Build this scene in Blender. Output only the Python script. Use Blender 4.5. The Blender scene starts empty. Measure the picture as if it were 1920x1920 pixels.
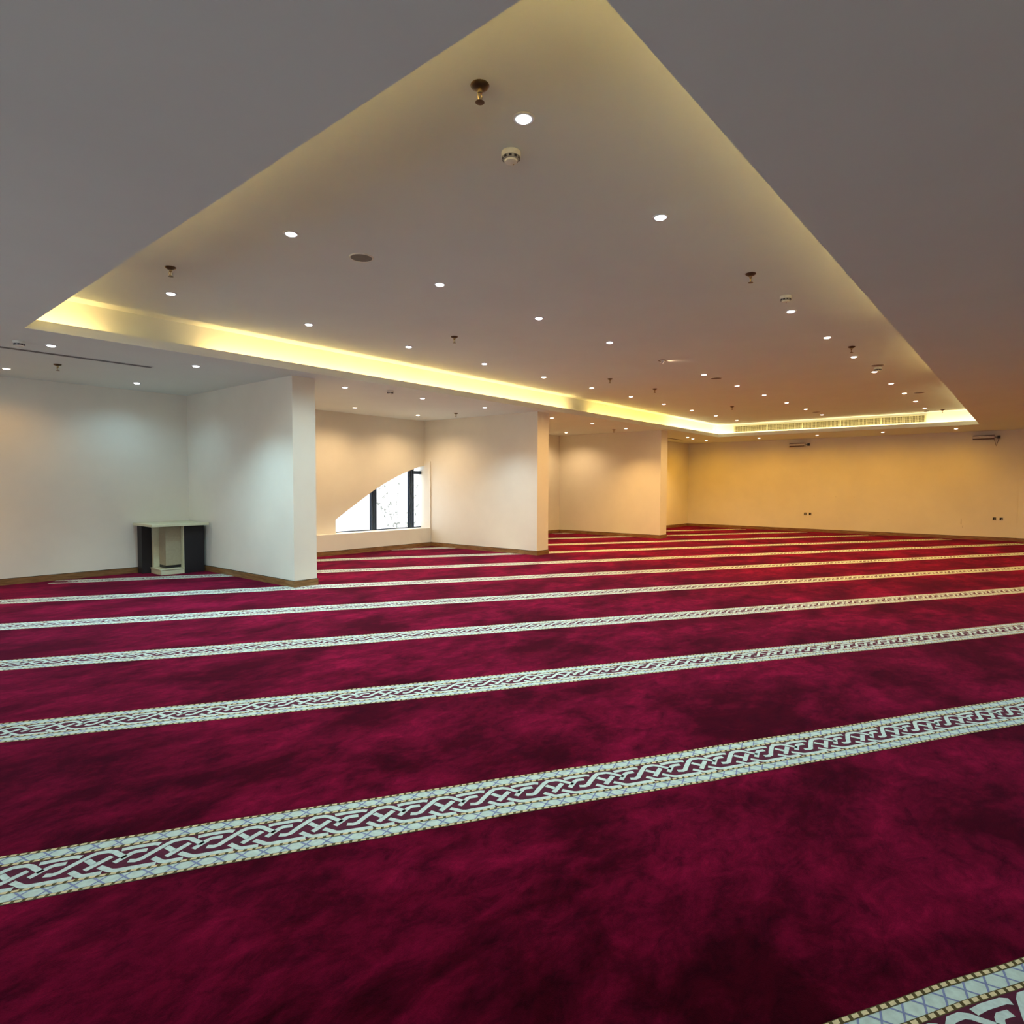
import bpy, bmesh, math, random
from mathutils import Vector, Matrix

random.seed(7)
scene = bpy.context.scene
COL = scene.collection

# ------------------------------------------------------------------ camera, world, exposure
EYE = 1.30
YAW, PITCH, ROLL = math.radians(40.378), math.radians(-2.495), math.radians(0.1986)
fw = Vector((math.cos(YAW)*math.cos(PITCH), math.sin(YAW)*math.cos(PITCH), math.sin(PITCH)))
rt = Vector((math.sin(YAW), -math.cos(YAW), 0))
up = rt.cross(fw)
r2 = rt*math.cos(ROLL) + up*math.sin(ROLL)
u2 = -rt*math.sin(ROLL) + up*math.cos(ROLL)
cam_data = bpy.data.cameras.new('camera')
cam_data.sensor_width = 36
cam_data.lens = 1151/1920*36
cam_data.clip_start = 0.05
cam = bpy.data.objects.new('camera', cam_data)
COL.objects.link(cam)
m = Matrix((( r2.x, u2.x, -fw.x, 0), (r2.y, u2.y, -fw.y, 0), (r2.z, u2.z, -fw.z, EYE), (0, 0, 0, 1)))
cam.matrix_world = m
scene.camera = cam

world = bpy.data.worlds.new('world')
scene.world = world
world.use_nodes = True
wn = world.node_tree
bg = wn.nodes['Background']
bg.inputs[0].default_value = (0.86, 0.93, 1.0, 1)
bg.inputs[1].default_value = 3.4

scene.view_settings.view_transform = 'Standard'
scene.view_settings.look = 'None'
scene.view_settings.gamma = 1
scene.view_settings.use_curve_mapping = False
scene.view_settings.exposure = 0.17

COOL_W, PIT_W, MID_W, WARM_W, PITWARM_W, FAR_W = 66.0, 100.0, 92.0, 165.0, 122.0, 56.0     # watts of one downlight
COOL = (0.52, 0.86, 1.0)
PITC = (0.74, 0.97, 1.0)
MID = (1.0, 0.93, 0.82)
WARM = (1.0, 0.58, 0.20)
FARC = (1.0, 0.49, 0.03)
COVE_W = 3.4                                  # watts per metre of cove strip
FILL_DAY_W = 22.0  # watts of the fill light behind each added rear window

def fill_daylight(loc, rot, sx, sz, w, color):
    l = bpy.data.lights.new('fill_daylight', 'AREA')
    l.shape = 'RECTANGLE'; l.size = sx; l.size_y = sz
    l.energy = w; l.color = color
    o = bpy.data.objects.new('fill_daylight', l); COL.objects.link(o)
    o.location = loc; o.rotation_euler = rot
    return o

# ------------------------------------------------------------------ dimensions (metres)
SOF = 2.6585            # lower ceiling
TOP = 3.00              # raised ceiling
LIP = 2.745             # top of the cove lip
PX0, PX1, PY0, PY1 = 1.37, 16.81, 0.956, 6.76   # opening of the raised ceiling
CD = 0.15               # depth of the cove behind the lip
XF = 18.90              # far wall
XB, YR = -3.2, -3.0     # walls behind and to the right of the camera
YW1, YW2, YW4 = 10.0, 9.97, 8.57

# ------------------------------------------------------------------ materials
def new_mat(name):
    m_ = bpy.data.materials.new(name); m_.use_nodes = True
    nt = m_.node_tree
    return m_, nt, nt.nodes['Principled BSDF']

def noise_mix(nt, scale, c1, c2, lo=0.35, hi=0.65, detail=4, coord='Object', stretch=None, rough=0.55, dist=0.0):
    tc = nt.nodes.new('ShaderNodeTexCoord')
    mp = nt.nodes.new('ShaderNodeMapping')
    nt.links.new(tc.outputs[coord], mp.inputs[0])
    if stretch:
        mp.inputs['Scale'].default_value = stretch[0]
        mp.inputs['Rotation'].default_value = stretch[1]
    n = nt.nodes.new('ShaderNodeTexNoise')
    n.inputs['Scale'].default_value = scale; n.inputs['Detail'].default_value = detail
    n.inputs['Roughness'].default_value = rough; n.inputs['Distortion'].default_value = dist
    nt.links.new(mp.outputs[0], n.inputs['Vector'])
    r = nt.nodes.new('ShaderNodeValToRGB')
    r.color_ramp.elements[0].position = lo; r.color_ramp.elements[0].color = (*c1, 1)
    r.color_ramp.elements[1].position = hi; r.color_ramp.elements[1].color = (*c2, 1)
    nt.links.new(n.outputs['Fac'], r.inputs[0])
    return n, r

def bump(nt, bs, src, strength, dist):
    b = nt.nodes.new('ShaderNodeBump')
    b.inputs['Strength'].default_value = strength; b.inputs['Distance'].default_value = dist
    nt.links.new(src, b.inputs['Height']); nt.links.new(b.outputs[0], bs.inputs['Normal'])

def paint(name, c, rough=0.75, var=0.03):
    m_, nt, bs = new_mat(name)
    n, r = noise_mix(nt, 1.3, tuple(x*(1-var) for x in c), tuple(min(1, x*(1+var)) for x in c))
    nt.links.new(r.outputs[0], bs.inputs['Base Color'])
    bs.inputs['Roughness'].default_value = rough
    n2, _ = noise_mix(nt, 60, (0, 0, 0), (1, 1, 1))
    bump(nt, bs, n2.outputs['Fac'], 0.08, 0.002)
    return m_

def plain(name, c, rough=0.5, metal=0.0, var=0.08, scale=30):
    m_, nt, bs = new_mat(name)
    n, r = noise_mix(nt, scale, tuple(x*(1-var) for x in c), tuple(min(1, x*(1+var)) for x in c))
    nt.links.new(r.outputs[0], bs.inputs['Base Color'])
    bs.inputs['Roughness'].default_value = rough; bs.inputs['Metallic'].default_value = metal
    return m_

def glow(name, c, s):
    m_, nt, bs = new_mat(name)
    bs.inputs['Base Color'].default_value = (0.8, 0.8, 0.8, 1)
    bs.inputs['Emission Color'].default_value = (*c, 1)
    bs.inputs['Emission Strength'].default_value = s
    return m_

M_WALL = paint('wall_paint', (0.80, 0.775, 0.68), 0.6)
M_CEIL = paint('ceiling_paint', (0.78, 0.85, 0.83), 0.85, 0.015)
M_WOOD = None
def wood():
    m_, nt, bs = new_mat('skirting_wood')
    n, r = noise_mix(nt, 6, (0.16, 0.075, 0.022), (0.30, 0.16, 0.06), stretch=((1, 1, 9), (0, 0, 0)), detail=6)
    nt.links.new(r.outputs[0], bs.inputs['Base Color']); bs.inputs['Roughness'].default_value = 0.45
    return m_
M_WOOD = wood()
M_DARKWOOD = plain('dark_groove', (0.02, 0.018, 0.012), 0.7)

def carpet(name, c1, c2, c3, sheen):
    """cut pile: brushed patches lighter and darker, fine fibre grain"""
    m_, nt, bs = new_mat(name)
    n, r = noise_mix(nt, 1.1, c1, c2, 0.40, 0.68, 8, stretch=((1, 1.5, 1), (0, 0, 0.5)), rough=0.68, dist=0.25)
    n2, r2_ = noise_mix(nt, 6.5, (0.42, 0.40, 0.42), (1.9, 1.9, 1.8), 0.34, 0.70, 9, stretch=((1, 1.7, 1), (0, 0, 0.9)), rough=0.75, dist=0.45)
    n3, r3_ = noise_mix(nt, 320, (0.8, 0.8, 0.8), (1.2, 1.2, 1.2), 0.3, 0.7, 2)
    mx = nt.nodes.new('ShaderNodeMix'); mx.data_type = 'RGBA'; mx.blend_type = 'MULTIPLY'
    mx.inputs['Factor'].default_value = 1.0
    nt.links.new(r.outputs[0], mx.inputs['A']); nt.links.new(r2_.outputs[0], mx.inputs['B'])
    mx2 = nt.nodes.new('ShaderNodeMix'); mx2.data_type = 'RGBA'; mx2.blend_type = 'MULTIPLY'
    mx2.inputs['Factor'].default_value = 1.0
    nt.links.new(mx.outputs['Result'], mx2.inputs['A']); nt.links.new(r3_.outputs[0], mx2.inputs['B'])
    nt.links.new(mx2.outputs['Result'], bs.inputs['Base Color'])
    bs.inputs['Roughness'].default_value = 0.95
    bs.inputs['Specular IOR Level'].default_value = 0.01
    bs.inputs['Sheen Weight'].default_value = sheen
    bs.inputs['Sheen Roughness'].default_value = 0.45
    bs.inputs['Sheen Tint'].default_value = (*c3, 1)
    bump(nt, bs, n3.outputs['Fac'], 0.25, 0.003)
    return m_

M_PILE = carpet('burgundy_pile', (0.027, 0.0002, 0.0024), (0.17, 0.003, 0.026), (1.0, 0.16, 0.42), 0.16)
M_PALE = plain('pale_pile', (0.56, 0.68, 0.61), 0.9, 0, 0.10, 40)
M_STRAND = plain('strand_pile', (0.58, 0.70, 0.65), 0.9, 0, 0.10, 60)
M_CENTRE = plain('plum_pile', (0.085, 0.002, 0.024), 0.95, 0, 0.25, 30)
M_OLIVE = plain('olive_pile', (0.085, 0.060, 0.012), 0.95, 0, 0.2, 60)
M_GOLD = plain('gold_pile', (0.72, 0.60, 0.34), 0.9, 0, 0.1, 60)
M_BLUE = plain('blue_pile', (0.22, 0.26, 0.44), 0.9, 0, 0.1, 60)

M_RING = plain('white_trim', (0.62, 0.64, 0.66), 0.35)
M_COOL = glow('cool_lens', (0.88, 0.95, 1.0), 9)
M_MID = glow('neutral_lens', (1.0, 0.93, 0.88), 9)
M_WARM = glow('warm_lens', (1.0, 0.82, 0.62), 9)
M_DIM = glow('dim_lens', (1.0, 0.70, 0.40), 0.5)
M_BRONZE = plain('bronze', (0.13, 0.09, 0.05), 0.3, 0.9)
M_BRASS = plain('brass', (0.55, 0.45, 0.25), 0.25, 0.9)
M_PLASTIC = plain('white_plastic', (0.72, 0.73, 0.66), 0.4)
M_GREYPL = plain('grey_plastic', (0.28, 0.29, 0.29), 0.5)
M_BLACK = plain('black', (0.012, 0.012, 0.014), 0.5)
M_MESHG = plain('speaker_mesh', (0.20, 0.18, 0.15), 0.7)
M_STEEL = plain('brushed_steel', (0.70, 0.64, 0.66), 0.4)
M_SHADOWBAND = plain('painted_shadow_band', (0.10, 0.07, 0.06), 0.5)  # dark colour paints the shadow bands above and below the heater body
M_LED = glow('led_tape', (1.0, 0.78, 0.30), 3)
M_ALU = plain('blue_grey_frame', (0.03, 0.055, 0.10), 0.35, 0.3)
M_CREAM = plain('cream_laminate', (0.66, 0.66, 0.46), 0.35, 0, 0.03)
M_CREAMIN = plain('cream_panel', (0.38, 0.34, 0.23), 0.5, 0, 0.05)
M_EBONY = plain('ebony_laminate', (0.008, 0.006, 0.009), 0.6)
M_GRILLE = plain('grille_paint', (0.60, 0.60, 0.40), 0.5)
M_DUCT = plain('duct_shade', (0.14, 0.13, 0.07), 0.8)

def glass():
    m_ = bpy.data.materials.new('window_glass'); m_.use_nodes = True
    nt = m_.node_tree; nt.nodes.clear()
    out = nt.nodes.new('ShaderNodeOutputMaterial'); mix = nt.nodes.new('ShaderNodeMixShader')
    tr = nt.nodes.new('ShaderNodeBsdfTransparent'); gl = nt.nodes.new('ShaderNodeBsdfGlossy')
    gl.inputs['Roughness'].default_value = 0.02
    mix.inputs[0].default_value = 0.06
    nt.links.new(tr.outputs[0], mix.inputs[1]); nt.links.new(gl.outputs[0], mix.inputs[2])
    nt.links.new(mix.outputs[0], out.inputs[0])
    return m_
M_GLASS = glass()

def brick():
    m_, nt, bs = new_mat('pale_brick')
    b = nt.nodes.new('ShaderNodeTexBrick')
    tc = nt.nodes.new('ShaderNodeTexCoord'); mp = nt.nodes.new('ShaderNodeMapping')
    mp.inputs['Rotation'].default_value = (math.radians(90), 0, 0)
    nt.links.new(tc.outputs['Object'], mp.inputs[0]); nt.links.new(mp.outputs[0], b.inputs[0])
    b.inputs['Scale'].default_value = 3.0
    b.inputs['Color1'].default_value = (0.86, 0.80, 0.76, 1); b.inputs['Color2'].default_value = (0.9, 0.87, 0.84, 1)
    b.inputs['Mortar'].default_value = (0.78, 0.76, 0.74, 1)
    nt.links.new(b.outputs[0], bs.inputs['Base Color']); bs.inputs['Roughness'].default_value = 0.9
    return m_
M_BRICK = brick()
M_LEAF = plain('leaf', (0.20, 0.21, 0.19), 0.6)
M_FRAMELT = plain('light_frame', (0.16, 0.24, 0.34), 0.35, 0.3)
M_SCUFF = paint('scuffed_paint', (0.55, 0.52, 0.44), 0.8)
M_PAVE = plain('paving', (0.75, 0.74, 0.72), 0.9)

# ------------------------------------------------------------------ mesh helpers
class MB:
    def __init__(s): s.v = []; s.f = []; s.m = []; s.mats = []
    def mi(s, mat):
        if mat not in s.mats: s.mats.append(mat)
        return s.mats.index(mat)
    def face(s, pts, mat):
        b = len(s.v); s.v += [tuple(p) for p in pts]
        s.f.append(tuple(range(b, b+len(pts)))); s.m.append(s.mi(mat))
    def quadprism(s, poly, z0, z1, mat):
        """vertical prism over a footprint polygon"""
        n = len(poly); b = len(s.v); k = s.mi(mat)
        s.v += [(x, y, z0) for x, y in poly] + [(x, y, z1) for x, y in poly]
        s.f.append(tuple(range(b+n-1, b-1, -1))); s.m.append(k)
        s.f.append(tuple(range(b+n, b+2*n))); s.m.append(k)
        for i in range(n):
            j = (i+1) % n
            s.f.append((b+i, b+j, b+n+j, b+n+i)); s.m.append(k)
    def yprism(s, poly, y0, y1, mat):
        """prism along y over an (x, z) polygon"""
        n = len(poly); b = len(s.v); k = s.mi(mat)
        s.v += [(x, y0, z) for x, z in poly] + [(x, y1, z) for x, z in poly]
        s.f.append(tuple(range(b, b+n))); s.m.append(k)
        s.f.append(tuple(range(b+2*n-1, b+n-1, -1))); s.m.append(k)
        for i in range(n):
            j = (i+1) % n
            s.f.append((b+j, b+i, b+n+i, b+n+j)); s.m.append(k)
    def box(s, x0, x1, y0, y1, z0, z1, mat):
        s.quadprism([(x0, y0), (x1, y0), (x1, y1), (x0, y1)], z0, z1, mat)
    def lathe(s, prof, mat, seg=28, c=(0, 0, 0), cap=True):
        """profile of (r, z) revolved about z; first and last ring capped"""
        b = len(s.v); k = s.mi(mat); n = len(prof)
        for r, z in prof:
            for i in range(seg):
                a = 2*math.pi*i/seg
                s.v.append((c[0]+r*math.cos(a), c[1]+r*math.sin(a), c[2]+z))
        for q in range(n-1):
            for i in range(seg):
                j = (i+1) % seg
                s.f.append((b+q*seg+i, b+q*seg+j, b+(q+1)*seg+j, b+(q+1)*seg+i)); s.m.append(k)
        if cap:
            s.f.append(tuple(b+i for i in range(seg))[::-1]); s.m.append(k)
            s.f.append(tuple(b+(n-1)*seg+i for i in range(seg))); s.m.append(k)
    def tube(s, pts, r, mat, seg=8):
        pts = [Vector(p) for p in pts]; b = len(s.v); k = s.mi(mat)
        for i, p in enumerate(pts):
            d = (pts[min(i+1, len(pts)-1)] - pts[max(i-1, 0)]).normalized()
            a = d.orthogonal().normalized() if abs(d.z) > .95 else d.cross(Vector((0, 0, 1))).normalized()
            c = d.cross(a)
            for q in range(seg):
                t = 2*math.pi*q/seg
                s.v.append(tuple(p + a*math.cos(t)*r + c*math.sin(t)*r))
        for i in range(len(pts)-1):
            for q in range(seg):
                w = (q+1) % seg
                s.f.append((b+i*seg+q, b+i*seg+w, b+(i+1)*seg+w, b+(i+1)*seg+q)); s.m.append(k)
        s.f.append(tuple(b+q for q in range(seg))[::-1]); s.m.append(k)
        e = b+(len(pts)-1)*seg
        s.f.append(tuple(e+q for q in range(seg))); s.m.append(k)
    def build(s, name, parent=None, smooth=False, bevel=0, fix=True):
        me = bpy.data.meshes.new(name)
        me.from_pydata(s.v, [], s.f)
        for mt in s.mats: me.materials.append(mt)
        me.polygons.foreach_set('material_index', s.m)
        if fix:
            bm = bmesh.new(); bm.from_mesh(me)
            bmesh.ops.recalc_face_normals(bm, faces=bm.faces)
            bm.to_mesh(me); bm.free()
        if smooth:
            me.polygons.foreach_set('use_smooth', [True]*len(me.polygons))
        me.update()
        o = bpy.data.objects.new(name, me); COL.objects.link(o)
        if smooth:
            me.set_sharp_from_angle(angle=math.radians(35))
        if bevel:
            md = o.modifiers.new('bevel', 'BEVEL'); md.width = bevel; md.segments = 2; md.limit_method = 'ANGLE'
        if parent: o.parent = parent
        return o

def struct(o): o['kind'] = 'structure'; return o
def tag(o, label, cat, group=None):
    o['label'] = label; o['category'] = cat
    if group: o['group'] = group
    return o
def thing(name, loc, label, cat, group=None, rot=(0, 0, 0)):
    o = bpy.data.objects.new(name, None); COL.objects.link(o)
    o.empty_display_size = 0.05
    o.location = loc; o.rotation_euler = rot
    return tag(o, label, cat, group)
def copy_thing(src, loc, label, lightcol=None, rot=None):
    c = src.copy(); COL.objects.link(c); c.location = loc; c['label'] = label
    if rot: c.rotation_euler = rot
    for ch in src.children:
        k = ch.copy(); COL.objects.link(k); k.parent = c
        for g in ch.children:
            q = g.copy(); COL.objects.link(q); q.parent = k
    return c

# ------------------------------------------------------------------ floor: fitted carpet with woven prayer-row borders
SA = math.radians(-31.105)
TV = Vector((math.cos(SA), math.sin(SA))); NV = Vector((-math.sin(SA), math.cos(SA)))
fl = MB()
fl.face([(XB-.05, YR-.05, 0), (XF+.05, YR-.05, 0), (XF+.05, 10.02, 0), (XB-.05, 10.02, 0)], M_PILE)
def inroom(x, y): return XB < x < XF and YR < y < YW2
def wob(t, k):
    return 0.007*math.sin(t*1.6+k*1.7) + 0.003*math.sin(t*5.3+k*3.1) + 0.0015*math.sin(t*17+k)
BW = 0.302
STRANDS = [
 [(0, .058), (.04, .062), (.105, .062), (.122, .055)],
 [(.147, .027), (.176, -.008)],
 [(.198, -.030), (.238, -.064), (.255, -.069), (.375, -.069)],
 [(.040, -.022), (.062, -.028), (.080, -.022), (.104, .005), (.150, .050), (.168, .061), (.205, .061), (.222, .052), (.266, .004)],
 [(-.004, -.020), (.040, .025), (.052, .031), (.086, .030)],
 [(.116, -.030), (.148, -.064), (.160, -.069), (.214, -.069)],
 [(.157, -.037), (.222, .024)],
]
def ribbon(pts, w):
    """offset polyline -> list of quads in (t, n)"""
    L = []; R = []
    for i, p in enumerate(pts):
        a = pts[max(i-1, 0)]; b = pts[min(i+1, len(pts)-1)]
        dx, dy = b[0]-a[0], b[1]-a[1]; l = math.hypot(dx, dy)
        nx, ny = -dy/l*w/2, dx/l*w/2
        L.append((p[0]+nx, p[1]+ny)); R.append((p[0]-nx, p[1]-ny))
    return [(R[i], R[i+1], L[i+1], L[i]) for i in range(len(pts)-1)]
STR_Q = [q for s_ in STRANDS for q in ribbon(s_, .0205)]
PER = 0.243
for k in range(-5, 11):
    top = 1.108 + 1.436*k                       # perpendicular distance of the row's upper edge
    mid = top - BW/2
    def P(t, n_, z):
        w = mid + n_ + wob(t, k)
        return (TV.x*t+NV.x*w, TV.y*t+NV.y*w, z)
    # usable run of this row
    ts = [t*0.1 for t in range(-120, 240) if inroom(*(TV*(t*0.1)+NV*mid)) and inroom(*(TV*(t*0.1+.12)+NV*(mid+.2))) and inroom(*(TV*(t*0.1-.12)+NV*(mid-.2)))]
    if not ts: continue
    t0, t1 = min(ts), max(ts)
    def strip(a, b, n0, n1, z, mat, step=0.12):
        n = max(1, int((b-a)/step))
        for i in range(n):
            u, v = a+(b-a)*i/n, a+(b-a)*(i+1)/n
            fl.face([P(u, n0, z), P(v, n0, z), P(v, n1, z), P(u, n1, z)], mat)
    strip(t0, t1, -BW/2, BW/2, .0006, M_PALE)
    strip(t0, t1, -.079, .079, .0010, M_CENTRE)
    for e in (-BW/2+.008, -.0845, .0845, BW/2-.008):
        strip(t0, t1, e-.008, e+.008, .0012, M_OLIVE)
        n = int((t1-t0)/.030)
        for i in range(n):
            u = t0+.030*i
            fl.face([P(u+.004, e-.0056, .0016), P(u+.023, e-.0056, .0016), P(u+.026, e+.0056, .0016), P(u+.007, e+.0056, .0016)], M_GOLD)
    # blue lattice in the two pale bands
    for s_ in (-1, 1):
        a, b = s_*.0925, s_*(BW/2-.016)
        n = int((t1-t0)/.0715)
        for i in range(n):
            u = t0+.0715*i
            for d in (1, -1):
                ua, ub = (u, u+.040) if d > 0 else (u+.040, u)
                fl.face([P(ua, a, .0013+.0001*d), P(ua+.0075, a, .0013+.0001*d), P(ub+.0075, b, .0013+.0001*d), P(ub, b, .0013+.0001*d)], M_BLUE)
    # interlaced strands
    i0 = math.ceil((t0+.01+.878)/PER); i1 = int((t1-.39+.878)/PER)
    ph = (k*0.37) % 1.0 if k != 1 else 0
    for i in range(i0, i1):
        o_ = -.878 + PER*(i+ph)
        for qi, q in enumerate(STR_Q):
            z = .0016
            fl.face([P(o_+a, b, z) for a, b in q], M_STRAND)
floor = struct(fl.build('floor', fix=False))

# ------------------------------------------------------------------ ceiling: lower ceiling, cove lip, raised tray
ce = MB()
def ring(x0, x1, y0, y1, X0, X1, Y0, Y1, z0, z1, mat):
    ce.box(X0, x0, Y0, Y1, z0, z1, mat); ce.box(x1, X1, Y0, Y1, z0, z1, mat)
    ce.box(x0, x1, Y0, y0, z0, z1, mat); ce.box(x0, x1, y1, Y1, z0, z1, mat)
ring(PX0, PX1, PY0, PY1, XB-.1, XF+.1, YR-.1, 10.3, SOF, SOF+.014, M_CEIL)
T = .012
ring(PX0, PX1, PY0, PY1, PX0-T, PX1+T, PY0-T, PY1+T, SOF+.014, LIP, M_CEIL)
ring(PX0-CD, PX1+CD, PY0-CD, PY1+CD, PX0-CD-.03, PX1+CD+.03, PY0-CD-.03, PY1+CD+.03, SOF+.014, TOP, M_CEIL)
ce.box(PX0-CD-.03, PX1+CD+.03, PY0-CD-.03, PY1+CD+.03, TOP, TOP+.02, M_CEIL)
ceiling = struct(ce.build('ceiling'))

# ------------------------------------------------------------------ walls
def wallbox(name, poly, z1=SOF, z0=0):
    w = MB(); w.quadprism(poly, z0, z1, M_WALL); return struct(w.build(name))
far = MB()
far.quadprism([(XF, YR-.1), (XF+.12, YR-.1), (XF+.12, YW4+.1), (XF, YW4+.1)], 0, SOF, M_WALL)
far.box(XF-.03, XF, YR, 0.28, 0, SOF, M_WALL)
for y, z, w, h in ((1.36, .36, .02, .16), (1.33, .27, .012, .07), (4.75, 1.02, .05, .012), (4.2, 1.0, .04, .012), (3.75, 1.0, .03, .012), (2.9, .42, .10, .008)):
    far.face([(XF-.0006, y, z), (XF-.0006, y+w, z+.01), (XF-.0006, y+w*.8, z+h), (XF-.0006, y+w*.2, z+h*.9)], M_SCUFF)
struct(far.build('wall_far'))
wallbox('wall_right', [(XB-.1, YR-.12), (XF, YR-.12), (XF, YR), (XB-.1, YR)])
# partitions (thick returns between the alcoves)
P1 = [(4.09, 7.08), (4.41, 7.08), (4.34, 10.05), (4.01, 10.05)]
P2 = [(8.95, 7.00), (9.29, 7.00), (9.17, 10.0), (8.83, 10.0)]
P3 = [(13.86, 7.00), (14.20, 7.00), (14.10, 10.0), (13.74, 10.0)]
for P_ in (P1, P2, P3): wallbox('wall_partition', P_)
# back walls of the alcoves
wallbox('wall_left', [(XB-.1, YW1), (4.05, YW1), (4.05, YW1+.2), (XB-.1, YW1+.2)])
wallbox('wall_left', [(9.1, YW2), (13.8, YW2), (13.8, YW2+.2), (9.1, YW2+.2)])
wallbox('wall_left', [(14.12, YW4), (XF, YW4), (XF, YW4+.2), (14.12, YW4+.2)])
# alcove with the arched window
ARCH = [(6.62, .64), (6.85, .79), (7.10, .945), (7.36, 1.105), (7.54, 1.215), (7.80, 1.345), (8.08, 1.47), (8.36, 1.58), (8.51, 1.632), (8.66, 1.675), (8.84, 1.715)]
aw = MB()
aw.yprism([(4.3, 0), (8.9, 0), (8.9, .385), (4.3, .385)], YW2, YW2+.2, M_WALL)
aw.yprism([(4.3, .385), (6.62, .385), (6.62, SOF), (4.3, SOF)], YW2, YW2+.2, M_WALL)
for (xa, za), (xb, zb) in zip(ARCH, ARCH[1:]):
    aw.yprism([(xa, za), (xb, zb), (xb, SOF), (xa, SOF)], YW2, YW2+.2, M_WALL)
aw.yprism([(8.84, .385), (9.0, .385), (9.0, SOF), (8.84, SOF)], YW2, YW2+.2, M_WALL)
struct(aw.build('wall_left'))
# low ledge in front of the window and the slim side cheek
lg = MB(); lg.box(4.36, 8.83, 9.78, YW2, 0, .385, M_WALL)
struct(lg.build('trim_1'))
lg = MB(); lg.box(8.815, 8.842, 9.78, YW2+.01, .385, 1.80, M_WALL)
struct(lg.build('trim_2'))

# wall behind the camera; its two tall windows are added to light the room
wb = MB()
OPEN = [(-1.6, 1.0), (4.2, 6.8)]
ys = [YR-.1, OPEN[0][0], OPEN[0][1], OPEN[1][0], OPEN[1][1], YW1+.1]
for a, b in ((0, 1), (2, 3), (4, 5)): wb.box(XB-.12, XB, ys[a], ys[b], 0, SOF, M_WALL)
for a, b in OPEN:
    wb.box(XB-.12, XB, a, b, 0, .5, M_WALL); wb.box(XB-.12, XB, a, b, 2.4, SOF, M_WALL)
struct(wb.build('wall_back'))
for i, (a, b) in enumerate(OPEN):
    f = MB()
    for y in (a, (a+b)/2-.03, b-.06): f.box(XB-.09, XB-.03, y, y+.06, .5, 2.4, M_ALU)
    f.box(XB-.09, XB-.03, a, b, .5, .56, M_ALU); f.box(XB-.09, XB-.03, a, b, 2.34, 2.4, M_ALU)
    fr = struct(f.build('window_%d' % (i+2)))  # unseen window, added to carry the fill light
    g = MB(); g.box(XB-.065, XB-.060, a+.05, b-.05, .55, 2.35, M_GLASS)
    g.build('pane', fr)
    fill_daylight((XB-.25, (a+b)/2, 1.45), (0, math.radians(-90), 0), 1.8, b-a-.1, FILL_DAY_W, (0.72, 0.86, 1.0))  # unseen area light added behind the window to brighten the room

# ------------------------------------------------------------------ skirting boards
def skirt(name, runs):
    """runs: (x0, y0, x1, y1) wall line, board sits to its left-hand side"""
    s_ = MB()
    for x0, y0, x1, y1 in runs:
        d = Vector((x1-x0, y1-y0)).normalized(); n_ = Vector((-d.y, d.x))
        for off, z0, z1, mt in ((.013, .0, .078, M_WOOD), (.008, .078, .084, M_DARKWOOD)):
            a = Vector((x0, y0)) - d*0; b = Vector((x1, y1)) + d*0
            s_.quadprism([tuple(a), tuple(b), tuple(b+n_*off), tuple(a+n_*off)], z0, z1, mt)
    return struct(s_.build(name))
def around(P_):
    (ax, ay), (bx, by), (cx, cy), (dx, dy) = P_
    e = .013
    return [(bx+e, by, ax-e, ay), (ax, ay, dx, dy-.04), (cx, cy-.04, bx, by)]
skirt('baseboard_left', [(4.03, YW1, XB, YW1)])
skirt('baseboard_left', [(8.83, 9.78, 4.36, 9.78)])
skirt('baseboard_left', [(13.74, YW2, 9.18, YW2)])
skirt('baseboard_left', [(XF, YW4, 14.14, YW4)])
skirt('baseboard_far', [(XF, .28, XF, YW4), (XF-.03, YR, XF-.03, .28)])
for P_ in (P1, P2, P3):
    s_ = MB()
    (ax, ay), (bx, by), (cx, cy), (dx, dy) = P_
    for off, z0, z1, mt in ((.013, 0, .078, M_WOOD), (.008, .078, .084, M_DARKWOOD)):
        s_.quadprism([(ax-off, ay-off), (bx+off, by-off), (bx+off, by), (ax-off, ay)], z0, z1, mt)
        s_.quadprism([(ax-off, ay), (ax, ay), (dx, dy-.045), (dx-off, dy-.045)], z0, z1, mt)
        s_.quadprism([(bx, by), (bx+off, by), (cx+off, cy-.1), (cx, cy-.1)], z0, z1, mt)
    struct(s_.build('baseboard_partition'))
skirt('baseboard_right', [(XB, YR, XF-.03, YR)])
skirt('baseboard_back', [(XB, YW1, XB, YR)])

# ------------------------------------------------------------------ arched window in the middle alcove
def archz(x):
    for (xa, za), (xb, zb) in zip(ARCH, ARCH[1:]):
        if xa <= x <= xb: return za+(zb-za)*(x-xa)/(xb-xa)
    return ARCH[0][1] if x < ARCH[0][0] else ARCH[-1][1]
YG = YW2+.15
win = MB()
win.box(6.60, 8.86, YG-.012, YG+.02, .385, .405, M_ALU)
win = struct(win.build('window_1'))
for xa in (7.52, 8.50):
    mu = MB()
    for q in range(3):
        x = xa+q*.052
        z = archz(x+.02)+.05
        mu.box(x, x+.036, YG-.02, YG+.03, .40, z, M_ALU)
    mu.box(xa, xa+.148, YG-.010, YG+.03, .40, archz(xa)+.04, M_FRAMELT)
    mu.build('mullion', win)
ra = MB(); ra.box(8.60, 8.84, YG-.03, YG+.03, 1.53, 1.60, M_ALU); ra.build('top_rail', win)
gp = MB()
pts = [(6.60, .39)] + [(8.86, .39)] + [(x, z+.02) for x, z in reversed(ARCH)]
gp.yprism(pts, YG+.001, YG+.005, M_GLASS); gp.build('pane', win)

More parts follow.
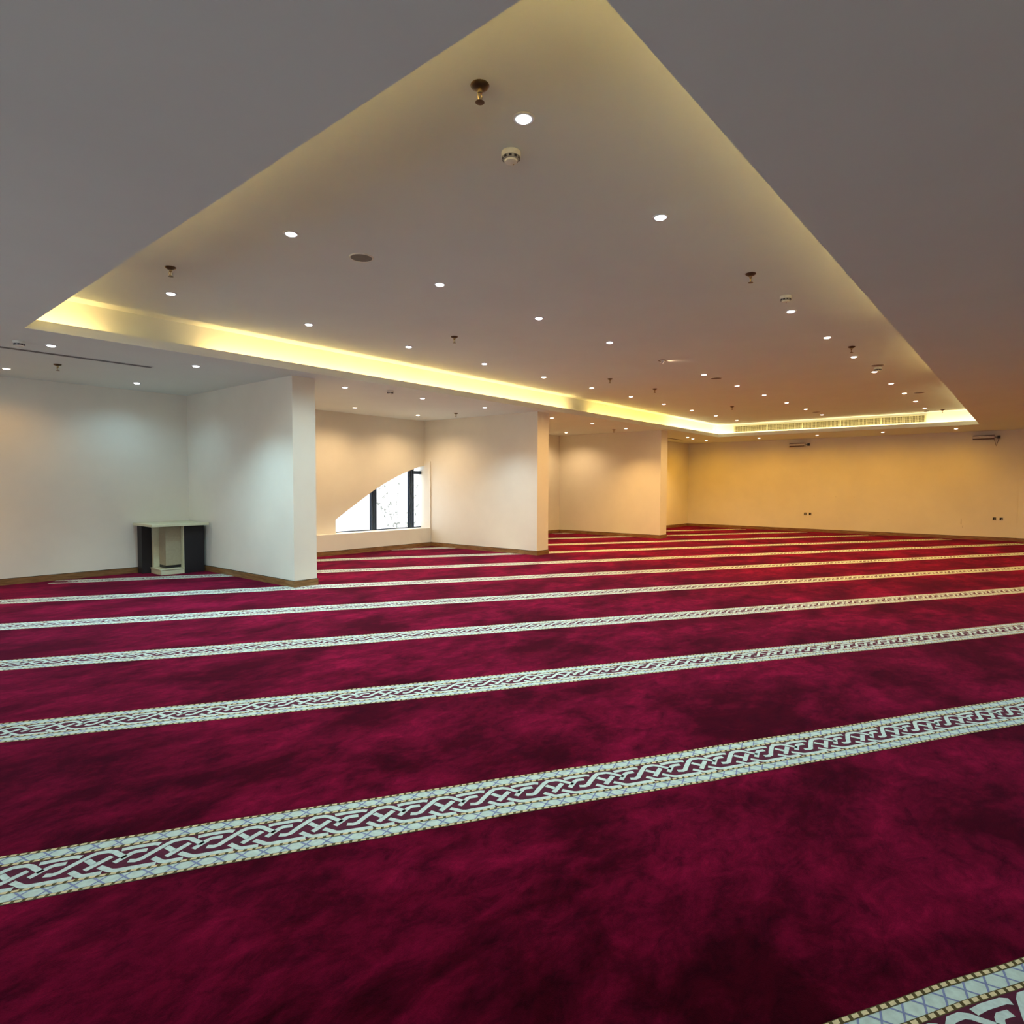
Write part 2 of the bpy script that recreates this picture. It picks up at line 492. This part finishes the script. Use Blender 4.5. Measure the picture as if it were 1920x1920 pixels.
# outside the window: ground, garden wall, shrub
og = MB(); og.box(4.6, 13, 10.25, 13.0, -.25, -.2, M_PAVE); tag(og.build('paving'), 'pale paving outside behind the arched window', 'paving')
ow = MB(); ow.box(9.5, 22, 14.5, 14.8, -.6, 2.2, M_BRICK)
tag(ow.build('garden_wall'), 'pale sunlit brick wall seen through the arched window', 'wall')
sh = MB()
rr = random.Random(3)
for i in range(9):
    x, y, z = 11.2+rr.uniform(-.2, .2), 13.6+rr.uniform(-.2, .2), -.6
    a = rr.uniform(-.5, .5); pts = [(x, y, z)]
    for q in range(7):
        a += rr.uniform(-.25, .25)
        x += .28*math.sin(a); z += .28*math.cos(a); y += rr.uniform(-.04, .04); pts.append((x, y, z))
    sh.tube(pts, .008, M_LEAF, 5)
    for px_, py_, pz_ in pts[2:]:
        for q in range(3):
            th = rr.uniform(0, 6.28); l = rr.uniform(.05, .10)
            dx, dz = math.cos(th)*l, math.sin(th)*l
            sh.face([(px_, py_, pz_), (px_+dx*.5-dz*.25, py_+.01, pz_+dz*.5+dx*.25), (px_+dx, py_, pz_+dz), (px_+dx*.5+dz*.25, py_-.01, pz_+dz*.5-dx*.25)], M_LEAF)
tag(sh.build('shrub', fix=False), 'thin-stemmed shrub outside the arched window', 'shrub')

# ------------------------------------------------------------------ cove lighting (LED tape behind the lip)
def cove(a, b, side, col, w, label):
    """side: 'L' y=PY1, 'R' y=PY0, 'N' x=PX0, 'F' x=PX1 ; a..b run along the edge"""
    z = 2.690; off = T+.012
    L = b-a; c = (a+b)/2
    if side == 'L': loc = (c, PY1+off, z); nrm = Vector((0, .35, 1)); xax = Vector((1, 0, 0))
    if side == 'R': loc = (c, PY0-off, z); nrm = Vector((0, -.35, 1)); xax = Vector((1, 0, 0))
    if side == 'N': loc = (PX0-off, c, z); nrm = Vector((-.35, 0, 1)); xax = Vector((0, 1, 0))
    if side == 'F': loc = (PX1+off, c, z); nrm = Vector((.35, 0, 1)); xax = Vector((0, 1, 0))
    nrm.normalize()
    e = thing('led_strip', loc, label, 'light strip', 'cove light strips')
    zax = -nrm; yax = zax.cross(xax)
    rot = Matrix((xax, yax, zax)).transposed().to_4x4()
    t = MB(); t.box(-L/2, L/2, -.006, .006, -.002, .002, M_LED)
    tp = t.build('tape', e); tp.matrix_local = Matrix.Translation(nrm*-.004) @ rot
    l = bpy.data.lights.new('cove_light', 'AREA'); l.shape = 'RECTANGLE'; l.size = L; l.size_y = .01
    l.energy = w*L; l.color = col
    o = bpy.data.objects.new('cove_light', l); COL.objects.link(o); o.parent = e
    o.matrix_local = rot
YEL = (1.0, 0.575, 0.19); PALE = (1.0, 0.70, 0.34); GOLDY = (1.0, 0.56, 0.12)
cove(1.25, 1.95, 'L', YEL, COVE_W*.9, 'short yellow cove light run at the near corner above the alcoves')
cove(2.95, 9.75, 'L', YEL, COVE_W*.95, 'longest yellow cove light run above the alcoves')
cove(10.45, 14.0, 'L', GOLDY, COVE_W*.8, 'deep yellow cove light run above the third alcove')
cove(14.0, 16.93, 'L', PALE, COVE_W*.9, 'pale yellow cove light run at the far end of the alcove side')
cove(.85, 6.85, 'F', PALE, COVE_W*.75, 'pale yellow cove light run under the long air grille')
cove(5.5, 6.88, 'N', YEL, COVE_W*.9, 'short yellow cove light run on the near edge beside the alcoves')
cove(.85, 4.9, 'N', YEL, COVE_W*1.25, 'long yellow cove light run on the near edge of the raised ceiling')
cove(1.25, 7.2, 'R', YEL, COVE_W*.8, 'long yellow cove light run on the right edge, nearest the viewer')
cove(8.3, 10.9, 'R', YEL, COVE_W*.75, 'yellow cove light run midway along the right edge')
cove(12.6, 16.93, 'R', PALE, COVE_W*.7, 'pale yellow cove light run at the far end of the right edge')

# ------------------------------------------------------------------ recessed downlights
ring_p = [(.0355, -.001), (.036, -.005), (.042, -.006), (.049, -.005), (.052, -.002), (.052, .0)]
def make_downlight(kind, mat, col, watt, cone, loc, label):
    e = thing('downlight', loc, label, 'ceiling light', 'round recessed downlights')
    r = MB(); r.lathe(ring_p, M_RING, 28, cap=False); r.build('trim_ring', e, smooth=True)
    l_ = MB(); l_.lathe([(.002, -.015), (.018, -.014), (.029, -.011), (.0355, -.006), (.0355, -.0005)], mat, 24); l_.build('lens', e, smooth=True)
    d = bpy.data.lights.new('downlight_%s' % kind, 'SPOT')
    d.energy = watt; d.color = col; d.spot_size = math.radians(cone); d.spot_blend = 0.8; d.shadow_soft_size = .03
    o = bpy.data.objects.new('lamp', d); COL.objects.link(o); o.parent = e; o.location = (0, 0, -.02)
    return e
PROTO = {}
KINDS = {'cool2': (M_MID, (.68, .90, 1.0), MID_W*1.25, 116), 'cool': (M_COOL, COOL, COOL_W, 116), 'cool_wide': (M_COOL, COOL, COOL_W*.42, 150), 'mid': (M_MID, MID, MID_W, 120),
         'warm': (M_WARM, WARM, WARM_W, 120), 'warm_wide': (M_WARM, (1.0, .68, .36), WARM_W*.5, 150), 'warm_soft': (M_WARM, WARM, 26, 150), 'cool3': (M_COOL, (.55, .88, 1.0), 150, 118), 'far': (M_WARM, FARC, FAR_W, 176),
         'pit': (M_COOL, PITC, PIT_W*.92, 146), 'pitmid': (M_MID, MID, PIT_W*.92, 146), 'pitwarm': (M_WARM, WARM, PITWARM_W*.92, 146)}
def downlight(kind, loc, label):
    if kind not in PROTO:
        PROTO[kind] = make_downlight(kind, *KINDS[kind], loc, label)
    else:
        copy_thing(PROTO[kind], loc, label)
ORD = ['first', 'second', 'third', 'fourth', 'fifth', 'sixth', 'seventh', 'eighth', 'ninth', 'tenth', 'eleventh']
GX = [2.257+1.3675*i for i in range(11)]
for r_, y, nm in ((0, 5.925, 'alcove-side row'), (1, 3.895, 'middle row'), (2, 1.857, 'right-hand row')):
    for i, x in enumerate(GX):
        if r_ == 2 and i == 2: continue                # a sprinkler hangs there instead
        if r_ == 1 and i == 4: continue                # the loose fitting
        kind = 'pit' if i < 4 else 'pitwarm'
        if r_ == 0 and i == 3: kind = 'pitmid'
        pos = ORD[i-1 if (r_ == 2 and i > 2) else i] if i < 10 else 'farthest'
        downlight(kind, (x, y, TOP), '%s white downlight in raised ceiling, %s from the viewer along its %s' % ({'pit': 'cool', 'pitmid': 'neutral', 'pitwarm': 'warm'}[kind], pos, nm))
SOFFIT = [
 ('cool', 1.71, 7.41, 'cool downlight in lower ceiling at far left, beside the air slot'),
 ('cool3', 3.07, 7.39, 'cool downlight in lower ceiling in front of the nearest partition'),
 ('warm_soft', 1.70, 9.29, 'warm downlight at the left picture edge, close to the left wall'),
 ('cool_wide', 3.07, 9.25, 'cool downlight over the corner table by the left wall'),
 ('mid', 5.06, 7.37, 'neutral downlight at window alcove front, just past the nearest partition'),
 ('mid', 6.47, 7.35, 'neutral downlight at window alcove front, middle of three'),
 ('cool2', 7.92, 7.37, 'neutral downlight at window alcove front, beside the second partition'),
 ('warm_wide', 5.03, 9.17, 'warm downlight at the back of the window alcove, hidden by the partition'),
 ('warm_wide', 6.49, 9.16, 'warm downlight at the back of the window alcove, left of the two in view'),
 ('warm_wide', 7.95, 9.17, 'warm downlight at the back of the window alcove, near its corner'),
 ('warm', 9.95, 7.42, 'warm downlight at third alcove front, right beside the second partition'),
 ('warm', 11.43, 7.42, 'warm downlight at third alcove front, middle of three'),
 ('warm', 12.88, 7.42, 'warm downlight at third alcove front, beside the third partition'),
 ('warm_wide', 12.95, 9.2, 'warm downlight at the back of the third alcove'),
 ('warm_wide', 10.0, 9.2, 'warm downlight at the back of the third alcove, behind the partition'),
 ('far', 16.30, 7.43, 'warm downlight just right of the third partition, beside a smaller one'),
 ('warm', 16.85, 7.52, 'warm downlight right of the third partition, right one of the close pair'),
 ('far', 17.75, 7.50, 'warm downlight by the far wall, leftmost of that row'),
 ('far', 17.75, 5.96, 'warm downlight by the far wall, second from its left end'),
 ('far', 17.75, 4.45, 'warm downlight by the far wall, above the left silver fitting'),
 ('far', 17.72, 2.93, 'warm downlight by the far wall, second from its right end'),
 ('far', 17.70, 1.44, 'warm downlight by the far wall, rightmost, beside the right silver fitting'),
]
for kd, x, y, lb in SOFFIT: downlight(kd, (x, y, SOF), lb)
# guessed lamps added outside the picture to help light the room
for i in range(7):
    x = 4.2+2.2*i
    downlight('cool' if i < 3 else 'pitwarm', (x, -.95, SOF), 'added unseen downlight in the right-hand lower ceiling, outside the picture, %s from the viewer' % ORD[i])
for i, (x, y) in enumerate([(.2, 7.4), (.2, 9.3), (-1.5, 7.4)]):
    downlight('warm' if i == 1 else 'cool', (x, y, SOF), 'added unseen downlight left of the picture over the first alcove, %s of three' % ORD[i])

# loose fitting in the middle row throwing a streak along the ceiling
e = thing('downlight', (GX[4]*1.0, 3.905, TOP-.001), 'loose tilted downlight throwing a warm streak along the raised ceiling', 'ceiling light')
r = MB(); r.lathe(ring_p, M_BRONZE, 28, cap=False); r.build('trim_ring', e, smooth=True)
hh = MB(); hh.lathe([(.02, .012), (.026, 0), (.026, -.008), (.022, -.012)], M_STEEL, 20)
can = hh.build('lamp_holder', e, smooth=True); can.location = (.0, -.0, -.020); can.rotation_euler = (0, math.radians(-65), math.radians(-40))
l_ = MB(); l_.lathe([(.003, 0), (.024, 0), (.024, -.002)], M_DIM, 20); ln = l_.build('lens', e); ln.location = (.012, -.010, -.024); ln.rotation_euler = (0, math.radians(-65), math.radians(-40))
d = bpy.data.lights.new('loose_lamp', 'SPOT'); d.energy = 1.4; d.color = (1, .62, .34); d.spot_size = math.radians(75); d.spot_blend = .8; d.shadow_soft_size = .02
o = bpy.data.objects.new('lamp', d); COL.objects.link(o); o.parent = e; o.location = (.04, -.034, -.028)
dirv = Vector((.76, -.64, .10)); o.rotation_euler = dirv.to_track_quat('-Z', 'Y').to_euler()

# ------------------------------------------------------------------ sprinklers
def make_sprinkler(loc, label):
    e = thing('sprinkler', loc, label, 'sprinkler', 'ceiling sprinklers')
    a = MB(); a.lathe([(.040, 0), (.041, -.003), (.036, -.010), (.022, -.018), (.014, -.020)], M_BRONZE, 24); a.build('escutcheon', e, smooth=True)
    b = MB(); b.lathe([(.011, -.016), (.011, -.034), (.007, -.038)], M_BRASS, 14)
    for s_ in (-1, 1):
        b.tube([(s_*.009, 0, -.034), (s_*.013, 0, -.046), (s_*.009, 0, -.060), (s_*.002, 0, -.068)], .0025, M_BRASS, 6)
    b.build('frame', e, smooth=True)
    c = MB(); c.lathe([(.003, -.036), (.003, -.064)], M_BRASS, 8); c.build('bulb', e)
    d_ = MB(); d_.lathe([(.005, -.064), (.019, -.070), (.020, -.072), (.004, -.073)], M_BRONZE, 20); d_.build('deflector', e, smooth=True)
    return e
SPR = [
 (1.955, 1.85, TOP, 'bronze sprinkler nearest the viewer, beside the nearest downlight'),
 (1.99, 5.22, TOP, 'bronze sprinkler in the raised ceiling near its left corner'),
 (5.04, 1.785, TOP, 'bronze sprinkler in the raised ceiling up and left of a smoke detector'),
 (4.99, 5.12, TOP, 'small bronze sprinkler in the raised ceiling above the window alcove'),
 (8.51, 5.20, TOP, 'tiny sprinkler in the raised ceiling left of another, past midway'),
 (9.89, 5.13, TOP, 'tiny sprinkler in the raised ceiling right of another, past midway'),
 (8.43, 1.75, TOP, 'bronze sprinkler between warm downlights of the right-hand row'),
 (13.11, 4.98, TOP, 'tiny sprinkler in the raised ceiling toward its far left corner'),
 (16.55, 1.60, TOP, 'tiny sprinkler in the raised ceiling close to the air grille end'),
 (2.02, 8.52, SOF, 'small sprinkler in the lower ceiling over the first alcove'),
 (8.20, 8.37, SOF, 'small sprinkler in the lower ceiling over the window alcove'),
 (13.0, 7.82, SOF, 'small sprinkler in the lower ceiling over the third alcove'),
]
sp0 = None
for x, y, z, lb in SPR:
    if sp0 is None: sp0 = make_sprinkler((x, y, z), lb)
    else: copy_thing(sp0, (x, y, z), lb)

# ------------------------------------------------------------------ smoke detectors
def make_detector(loc, label, body):
    e = thing('smoke_detector', loc, label, 'smoke detector', 'ceiling smoke detectors')
    a = MB(); a.lathe([(.048, 0), (.050, -.004), (.050, -.020), (.047, -.026)], body, 32); a.build('base', e, smooth=True)
    b = MB(); b.lathe([(.046, -.024), (.044, -.034), (.041, -.040), (.034, -.042)], M_GREYPL, 32); b.build('sensor_ring', e, smooth=True)
    c = MB()
    for i in range(10):
        an = 2*math.pi*i/10
        ca, sa_ = math.cos(an), math.sin(an)
        p = [(.0445, -.011), (.0445, .011)]
        q = [(ca*.0452 - sa_*w, sa_*.0452 + ca*w) for w in (-.007, .007)]
        q2 = [(ca*.038 - sa_*w, sa_*.038 + ca*w) for w in (.007, -.007)]
        c.quadprism(q+q2, -.0385, -.0285, M_BLACK)
    c.build('vent_slots', e)
    for i in range(5):
        pass
    d_ = MB(); d_.lathe([(.034, -.041), (.032, -.050), (.024, -.053), (.004, -.054)], body, 28); d_.build('cap', e, smooth=True)
    f = MB(); f.lathe([(.003, -.050), (.003, -.056)], M_COOL if False else M_BRASS, 10, c=(.020, 0, 0)); f.build('indicator', e)
    return e
DET = [
 (2.44, 2.09, TOP, 'white smoke detector nearest the viewer, below the nearest downlight'),
 (5.83, 1.75, TOP, 'white smoke detector beside the third cool downlight of the right-hand row'),
 (10.13, 1.76, TOP, 'small smoke detector by a warm downlight far down the right-hand row'),
 (16.35, 1.88, TOP, 'small smoke detector against the right end of the air grille'),
 (1.46, 7.42, SOF, 'smoke detector in lower ceiling at far left, above the air slot'),
 (5.66, 7.13, SOF, 'smoke detector in lower ceiling over the window alcove'),
]
d0 = None
for x, y, z, lb in DET:
    if d0 is None: d0 = make_detector((x, y, z), lb, M_PLASTIC)
    else: copy_thing(d0, (x, y, z), lb)

# ------------------------------------------------------------------ ceiling speakers
def make_speaker(loc, label):
    e = thing('ceiling_speaker', loc, label, 'speaker', 'round ceiling speakers')
    a = MB(); a.lathe([(.078, -.002), (.080, -.007), (.088, -.006), (.090, 0)], M_PLASTIC, 36, cap=False); a.build('rim', e, smooth=True)
    b = MB(); b.lathe([(.079, -.001), (.079, -.005), (.040, -.0058), (.003, -.006)], M_MESHG, 36); b.build('grille', e, smooth=True)
    return e
SPK = [
 (2.825, 3.89, TOP, 'round ceiling speaker nearest the viewer, left of the middle row'),
 (9.52, 3.88, TOP, 'round ceiling speaker in the middle row, halfway down the room'),
 (15.28, 3.86, TOP, 'round ceiling speaker in the middle row, near the air grille'),
 (9.93, 1.73, TOP, 'round ceiling speaker in the right-hand row beside a small detector'),
 (13.28, 1.64, TOP, 'round ceiling speaker in the right-hand row toward the far end'),
]
s0 = None
for x, y, z, lb in SPK:
    if s0 is None: s0 = make_speaker((x, y, z), lb)
    else: copy_thing(s0, (x, y, z), lb)

# ------------------------------------------------------------------ air slots in the lower ceiling
def slot(x0, x1, y, label):
    e = thing('air_slot', ((x0+x1)/2, y, SOF), label, 'air vent', 'linear air slots')
    L = x1-x0
    f = MB()
    f.box(-L/2, L/2, -.055, -.045, -.004, 0, M_RING); f.box(-L/2, L/2, .045, .055, -.004, 0, M_RING)
    f.box(-L/2-.012, -L/2, -.055, .055, -.004, 0, M_RING); f.box(L/2, L/2+.012, -.055, .055, -.004, 0, M_RING)
    f.build('frame', e)
    b = MB(); b.box(-L/2, L/2, -.045, .045, -.002, -.0005, M_BLACK); b.build('opening', e)
    c = MB(); c.box(-L/2, L/2, -.0015, .0015, -.004, -.002, M_GREYPL); c.build('blade', e)
slot(-2.2, 2.77, 7.88, 'long dark linear air slot in the lower ceiling at far left')
slot(14.6, 17.2, 8.0, 'dark linear air slot in the lower ceiling behind the third partition')

# ------------------------------------------------------------------ long air grille on the far face of the raised ceiling
XG = PX1+CD
e = thing('air_grille', (XG, 4.165, 2.864), 'long slatted air grille set in the lit far end of the raised ceiling', 'air vent')
f = MB(); hw = 2.205; z0, z1 = -.073, .073
f.box(-.014, 0, -hw-.02, hw+.02, z1, z1+.014, M_GRILLE); f.box(-.014, 0, -hw-.02, hw+.02, z0-.014, z0, M_GRILLE)
for q in range(6):
    y = -hw + 2*hw*q/5
    f.box(-.014, 0, y-.012, y+.012, z0, z1, M_GRILLE)
f.build('frame', e)
b = MB(); b.box(-.003, -.001, -hw, hw, z0, z1, M_DUCT); b.build('duct_back', e)
s_ = MB(); n = 150
for i in range(n):
    y = -hw+2*hw*(i+.5)/n
    s_.quadprism([(-.011, y-.002), (-.004, y+.003), (-.004, y+.006), (-.011, y+.001)], z0, z1, M_GRILLE)
for i in range(3):
    z = z0+(z1-z0)*(i+1)/4
    s_.box(-.0125, -.011, -hw, hw, z-.0015, z+.0015, M_GRILLE)
s_.build('louvres', e)

# ------------------------------------------------------------------ silver fittings high on the far wall
def fitting(y0, y1, zc, label, cable):
    e = thing('wall_heater', (XF, (y0+y1)/2, zc), label, 'wall heater', 'silver fittings on the far wall')
    L = y1-y0
    b = MB()
    prof = [(-.13, -.035), (-.09, -.052), (-.03, -.045), (-.03, .045), (-.11, .050), (-.135, .02)]
    n = len(prof)
    k0 = len(b.v); k = b.mi(M_SHADOWBAND)  # housing coloured dark to imitate shadow around the front panel
    y_a, y_b = -L/2+.11, L/2
    b.v += [(x, y_a, z) for x, z in prof]+[(x, y_b, z) for x, z in prof]
    b.f += [tuple(range(n)), tuple(range(2*n-1, n-1, -1))]; b.m += [k, k]
    for i in range(n):
        j = (i+1) % n; b.f.append((i, j, n+j, n+i)); b.m.append(k)
    b.build('housing', e, bevel=.004)
    fp = MB(); fp.box(-.142, -.128, y_a+.004, y_b-.004, -.026, .030, M_STEEL); fp.build('front_panel', e, bevel=.003)
    t = MB(); t.tube([(-.146, y_a+.03, .002), (-.146, y_b-.03, .002)], .010, M_PLASTIC, 10); t.build('tube', e, smooth=True)
    c = MB()
    for y in (y_a-.008, y_b): c.box(-.14, -.025, y, y+.008, -.058, .056, M_PLASTIC)
    c.build('end_plate', e)
    r_ = MB(); r_.box(-.05, 0, -L/2, -L/2+.06, -.035, .035, M_BLACK); r_.build('junction_box', e)
    r_ = MB(); r_.box(-.045, -.03, -L/2+.058, y_a, -.012, .012, M_GREYPL); r_.build('arm', e)
    for y in (y_a+.05, y_b-.06):
        r_ = MB(); r_.box(-.035, 0, y, y+.02, .02, .05, M_GREYPL); r_.build('bracket', e)
    if cable:
        q = MB(); pts = []
        for i in range(13):
            s2 = i/12
            y = (-L/2+.03)*(1-s2) + (y_a+.01)*s2
            pts.append((-.035, y, -.03-.19*(1-abs(2*s2-1))**.9))
        q.tube(pts, .0045, M_BRONZE, 6); q.build('cable', e, smooth=True)
fitting(.66, 1.19, 2.50, 'silver tube heater with hanging looped cable, high at right end of far wall', True)
fitting(4.92, 5.44, 2.49, 'silver tube heater with black end bracket, high mid-left on far wall', False)

# ------------------------------------------------------------------ sockets
def make_socket(loc, label):
    e = thing('wall_socket', loc, label, 'socket', 'sockets on the far wall')
    a = MB(); a.box(-.006, 0, -.043, .043, -.043, .043, M_PLASTIC); a.build('plate', e, bevel=.003)
    b = MB(); b.box(-.010, -.006, -.030, .030, -.032, .032, M_BLACK); b.build('insert', e, bevel=.002)
    c = MB(); c.box(-.012, -.010, -.012, -.004, -.02, .012, M_PLASTIC); c.build('switch', e)
    return e
k0 = make_socket((XF, 5.00, .51), 'dark-centred wall socket under left silver heater, left plate of pair')
copy_thing(k0, (XF, 4.87, .51), 'dark-centred wall socket under left silver heater, right plate of pair')
copy_thing(k0, (XF, .72, .53), 'dark-centred wall socket near right end of far wall, left plate of pair')
copy_thing(k0, (XF, .59, .53), 'dark-centred wall socket near right end of far wall, right plate of pair')

# ------------------------------------------------------------------ corner table in the first alcove
e = thing('corner_table', (3.62, 9.60, 0), 'low cream-topped corner table with dark side panels and open niche', 'table')
def tb(name, *boxes, bev=.003):
    q = MB()
    for (x0, x1, y0, y1, z0, z1, mt) in boxes: q.box(x0-3.62, x1-3.62, y0-9.60, y1-9.60, z0, z1, mt)
    return q.build(name, e, bevel=bev)
tb('top', (3.22, 3.995, 9.27, 9.985, .700, .735, M_CREAM))
tb('side_cabinet', (3.70, 3.985, 9.42, 9.97, 0.0, .700, M_EBONY))
tb('end_panel', (3.27, 3.40, 9.80, 9.97, 0.0, .700, M_EBONY))
tb('plinth', (3.385, 3.70, 9.42, 9.80, 0.0, .070, M_CREAM), (3.375, 3.70, 9.41, 9.80, .070, .085, M_CREAM))
tb('inner_panel', (3.40, 3.565, 9.74, 9.80, .085, .700, M_CREAM))
tb('back_panel', (3.478, 3.69, 9.50, 9.735, .125, .700, M_CREAMIN), (3.69, 3.70, 9.42, 9.52, .085, .70, M_CREAM))
tb('shelf_gap', (3.478, 3.69, 9.515, 9.735, .085, .124, M_BLACK))
